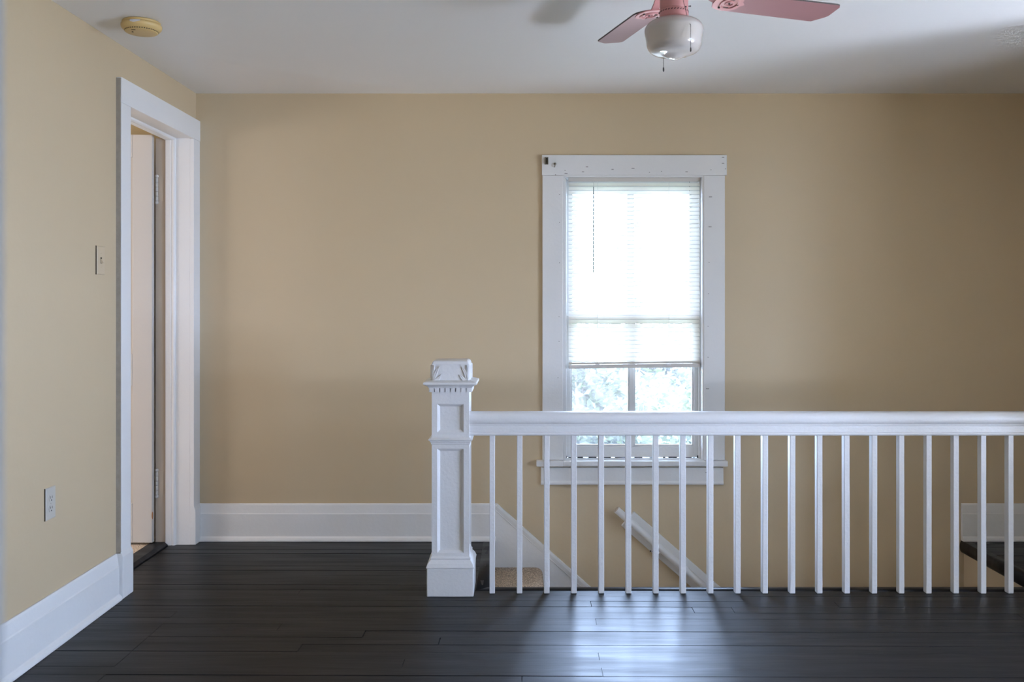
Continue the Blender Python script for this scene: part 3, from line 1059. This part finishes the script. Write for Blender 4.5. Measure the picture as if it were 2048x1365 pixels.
TH = .273
PIT = -.166
BZ = 2.331
for k in range(4):
    th = TH + k * PI / 2
    dr = (.016, -.014, 0, 0)[k]
    pit = (-.19, -.150, PIT, PIT)[k]
    Bm = Matrix.Translation((FXc, FYc, BZ)) @ Matrix.Rotation(th, 4, 'Z') @ Matrix.Rotation(dr, 4, 'Y') @ Matrix.Rotation(pit, 4, 'X')
    r0, r1 = .170, .606
    ol = []
    for t in range(9):                                      # rounded root
        a = PI / 2 + PI * t / 8
        ol.append((r0 + .045 + .045 * math.cos(a), .057 * math.sin(a)))
    ol += [(r1 - .016, -.061), (r1 - .006, -.058), (r1, -.047), (r1 - .004, .012), (r1 - .012, .026), (r1 - .044, .060), (r1 - .054, .061)]
    th_ = .0055
    bb_ = MB()
    nn = len(ol)
    bb_.add([(u, v, 0) for u, v in ol] + [(u, v, th_) for u, v in ol],
            [tuple(range(nn)), tuple(reversed(range(nn, 2 * nn)))])
    bb_.xform(Bm)
    bl_o = bb_.build('blade', M['blade'], fan)
    e = MB()
    vs = [(u, v, 0) for u, v in ol] + [(u, v, th_) for u, v in ol]
    e.add(vs, [(i, (i + 1) % nn, (i + 1) % nn + nn, i + nn) for i in range(nn)])
    e.xform(Bm)
    e.build('blade_edge', M['blade_edge'], bl_o)
    # blade iron: pierced plate under the root and an arm up to the motor
    a = MB()
    plate = [(.150, -.016), (.158, -.036), (.178, -.047), (.205, -.050), (.230, -.044), (.246, -.030), (.250, -.012), (.262, 0), (.250, .012), (.246, .030), (.230, .044), (.205, .050), (.178, .047), (.158, .036), (.150, .016)]
    a.prism(plate, lambda u, v, t: (u, v, t), -.0045, -.0004)
    ring = [(.205 + .030 * math.cos(2 * PI * i / 20), .033 * math.sin(2 * PI * i / 20), -.0055) for i in range(21)]
    a.tube(ring, .0032, 6)
    a.tube([(.205 + .014 * math.cos(2 * PI * i / 14), .014 * math.sin(2 * PI * i / 14), -.0055) for i in range(15)], .0026, 6)
    arm = [(.085, 0, .030), (.105, 0, .026), (.130, 0, .010), (.155, 0, -.003), (.175, 0, -.003)]
    for i in range(len(arm) - 1):
        (xa_, _, za), (xb_, _, zb2) = arm[i], arm[i + 1]
        a.add([(xa_, -.014, za), (xa_, .014, za), (xb_, .014, zb2), (xb_, -.014, zb2), (xa_, -.014, za + .005), (xa_, .014, za + .005), (xb_, .014, zb2 + .005), (xb_, -.014, zb2 + .005)],
              [(0, 1, 2, 3), (7, 6, 5, 4), (0, 3, 7, 4), (1, 5, 6, 2), (0, 4, 5, 1), (3, 2, 6, 7)])
    a.xform(Bm)
    a.build('blade_iron', M['fan'], bl_o)
    sc = MB()
    for u, v in ((.182, -.030), (.182, .030), (.236, 0), (.205, 0)):
        sc.ball((u, v, -.0055), .0042, 8, 5)
    sc.box(.196, .214, -.0265, -.0235, -.0062, -.0040).box(.196, .214, .0235, .0265, -.0062, -.0040)
    sc.xform(Bm)
    tag(sc.build('blade_screw', M['dark'], bl_o), kind='stuff')

# ------------------------------------------------------------------ smoke detector
sx, sy = (283 - 1040) / 1800 * 3.675, 3.675
sd = tag(empty('smoke_detector', (sx, sy, H)), 'round yellowed plastic smoke detector on the ceiling near the left wall', 'smoke detector')
MB().lathe([(.072, H - .0005), (.074, H - .003), (.074, H - .009), (.070, H - .0105)], (sx, sy, 0), 40).build('mounting_ring', M['smoke'], sd)
MB().lathe([(.076, H - .0115), (.0785, H - .014), (.079, H - .020), (.077, H - .027), (.070, H - .0345), (.0655, H - .0375), (.0640, H - .0378), (.0640, H - .0415), (.060, H - .0440), (.035, H - .0455), (.001, H - .0455)], (sx, sy, 0), 48).build('cover', M['smoke'], sd)
b = MB()
for k in range(44):
    a = 2 * PI * k / 44
    q = MB().box(-.0016, .0016, -.0024, .0024, -.0020, .0020).xform(Matrix.Translation((sx + .0629 * math.cos(a), sy + .0629 * math.sin(a), H - .0392)) @ Matrix.Rotation(a, 4, 'Z'))
    b.add(q.v, q.f)
tag(b.build('vent_hole', M['slot'], sd), kind='stuff')
b = MB()
b.lathe([(.0035, -.001), (.0035, .0005)], (sx - .028, sy - .020, H - .0458), 10).box(sx - .022, sx - .006, sy - .047, sy - .043, H - .0458, H - .0447)
tag(b.build('test_button', M['slot'], sd), kind='stuff')
pts = []
for i in range(7):
    a = -PI / 2 + (-.18 + .52 * i / 6)
    pts.append(a)
b = MB()
vs = []
for i, a in enumerate(pts):
    f = 1 - abs(i - 2.2) / 5
    for r, z in ((.0768, H - .0117), (.0792, H - .0142), (.0797, H - .0142 - .010 * f)):
        vs.append((sx + r * math.cos(a), sy + r * math.sin(a), z))
fs = []
for i in range(6):
    for k in range(2):
        fs.append((i * 3 + k, i * 3 + k + 1, i * 3 + 4 + k, i * 3 + 3 + k))
b.add(vs, fs, True)
b.build('sticker', M['label'], sd)

# ------------------------------------------------------------------ light switch and outlet on the left wall
yc, zc_ = 3.80, 1.482
ls = tag(empty('light_switch', (XL, yc, zc_ - .06)), 'beige painted-over light switch on the left wall beside the doorway', 'light switch')


def plate(par, mat, yc, zc):
    MB().prism([(0, 0), (.0045, 0), (.0062, .002), (.0062, .033), (.0062, .035)], lambda u, v, t: (XL + u, yc - .035 + v, t), zc - .06, zc + .06)
    b = MB()
    b.add([(XL, yc - .035, zc - .06), (XL, yc + .035, zc - .06), (XL, yc + .035, zc + .06), (XL, yc - .035, zc + .06),
           (XL + .0045, yc - .035, zc - .06), (XL + .0045, yc + .035, zc - .06), (XL + .0045, yc + .035, zc + .06), (XL + .0045, yc - .035, zc + .06),
           (XL + .0066, yc - .032, zc - .057), (XL + .0066, yc + .032, zc - .057), (XL + .0066, yc + .032, zc + .057), (XL + .0066, yc - .032, zc + .057)],
          [(0, 1, 5, 4), (1, 2, 6, 5), (2, 3, 7, 6), (3, 0, 4, 7), (4, 5, 9, 8), (5, 6, 10, 9), (6, 7, 11, 10), (7, 4, 8, 11), (8, 9, 10, 11), (3, 2, 1, 0)])
    return b.build('cover_plate', mat, par)


plate(ls, M['switch'], yc, zc_)
box('plate_gap', M['slot'], (XL, XL + .004, yc - .0365, yc - .0350, zc_ - .0605, zc_ + .0605), ls)
box('toggle_slot', M['slot'], (XL + .0060, XL + .0069, yc - .006, yc + .006, zc_ - .013, zc_ + .013), ls)
MB().prism([(.004, -.010), (.0075, -.0115), (.016, -.013), (.0175, -.010), (.0165, -.006), (.0075, .006), (.004, .006)], lambda u, v, t: (XL + u, t, zc_ + v), yc - .0045, yc + .0045).build('toggle', M['switch'], ls, .0008)
for s in (-.030, .030):
    MB().lathe([(.0032, -.0010), (.0026, .0008)], (0, 0, 0), 10).xform(Matrix.Translation((XL + .0066, yc, zc_ + s)) @ Matrix.Rotation(PI / 2, 4, 'Y')).build('screw', M['switch'], ls)

yc, zc_ = 3.394, .547
ot = tag(empty('wall_outlet', (XL, yc, zc_ - .06)), 'pale double socket outlet low on the left wall above the baseboard', 'outlet')
plate(ot, M['outlet'], yc, zc_)
box('plate_gap', M['slot'], (XL, XL + .004, yc - .0370, yc - .0350, zc_ - .0605, zc_ + .0605), ot)
for s in (.0195, -.0195):
    b = MB()
    pts = []
    for i in range(16):
        a = 2 * PI * i / 16
        pts.append((.0165 * math.cos(a), max(-.0125, min(.0125, .0165 * math.sin(a)))))
    b.prism(pts, lambda u, v, t: (XL + t, yc + u, zc_ + s + v), .004, .0082)
    rc = b.build('receptacle', M['outlet'], ot, .0006)
    b = MB()
    b.box(XL + .0078, XL + .0086, yc - .0075, yc - .0055, zc_ + s - .001, zc_ + s + .008)
    b.box(XL + .0078, XL + .0086, yc + .0050, yc + .0072, zc_ + s - .001, zc_ + s + .0075)
    b.box(XL + .0078, XL + .0086, yc - .0026, yc + .0026, zc_ + s - .0105, zc_ + s - .0055)
    tag(b.build('socket_slot', M['hole'], rc), kind='stuff')
MB().lathe([(.003, -.001), (.0026, .0012)], (0, 0, 0), 10).xform(Matrix.Translation((XL + .0066, yc, zc_)) @ Matrix.Rotation(PI / 2, 4, 'Y')).build('screw', M['outlet'], ot)

# ------------------------------------------------------------------ outdoors
tag(box('ground', M['grass'], (-30, 35, -25, 60, -3.6, -3.4)), 'lawn outside far below the window', kind='structure')


def tree(x, y, h, r, mat, label, seed, n=6000):
    rnd = random.Random(seed)
    t = tag(empty('leafy_tree', (x, y, -3.4)), label, 'tree', 'trees outside the window')
    top = -3.4 + h
    MB().tube([(x, y, -3.4), (x + .1, y, -2.0), (x - .05, y + .1, top - r)], .16, 10, r2=.07).build('trunk', M['bark'], t)
    br_ = MB()
    cl = []
    for i in range(16):
        d = Vector((rnd.gauss(0, 1), rnd.gauss(0, 1), rnd.gauss(0, 1))).normalized() * rnd.uniform(.3, .85)
        c = Vector((x + d.x * r, y + d.y * r, top - r * .95 + d.z * r * .95))
        cl.append((c, rnd.uniform(.35, .55) * r))
        br_.tube([(x - .05, y + .1, top - r * 1.3), c], .04, 5, r2=.012)
    tag(br_.build('branch', M['bark'], t), kind='stuff')
    f = MB()
    for i in range(n):
        c, cr = rnd.choice(cl)
        d = Vector((rnd.gauss(0, 1), rnd.gauss(0, 1), rnd.gauss(0, 1))).normalized() * cr * rnd.random() ** .4
        p = c + d
        u = Vector((rnd.gauss(0, 1), rnd.gauss(0, 1), rnd.gauss(0, .6))).normalized()
        w = u.orthogonal().normalized()
        w = Matrix.Rotation(rnd.uniform(0, 6.28), 3, u) @ w
        L_, W_ = rnd.uniform(.055, .09), rnd.uniform(.022, .038)
        f.add([p - u * L_, p + w * W_, p + u * L_, p - w * W_], [(0, 1, 2, 3)])
    tag(f.build('foliage', mat, t, fix=False), kind='stuff')


tree(.85, 11.5, 4.2, 1.15, M['leaf'], 'pale green leafy tree outside, left behind the lower window panes', 1)
tree(2.9, 12.8, 4.5, 1.2, M['leaf'], 'pale green leafy tree outside, right behind the lower window panes', 2)
tree(2.0, 16.2, 5.0, 1.5, M['leaf2'], 'blue green tree outside, farther off between the two pale trees', 3)
tree(-.8, 17.5, 4.4, 1.3, M['leaf2'], 'blue green tree outside, farthest to the left', 4)
tree(5.6, 18.5, 4.8, 1.5, M['leaf'], 'pale green tree outside, farthest to the right', 5)
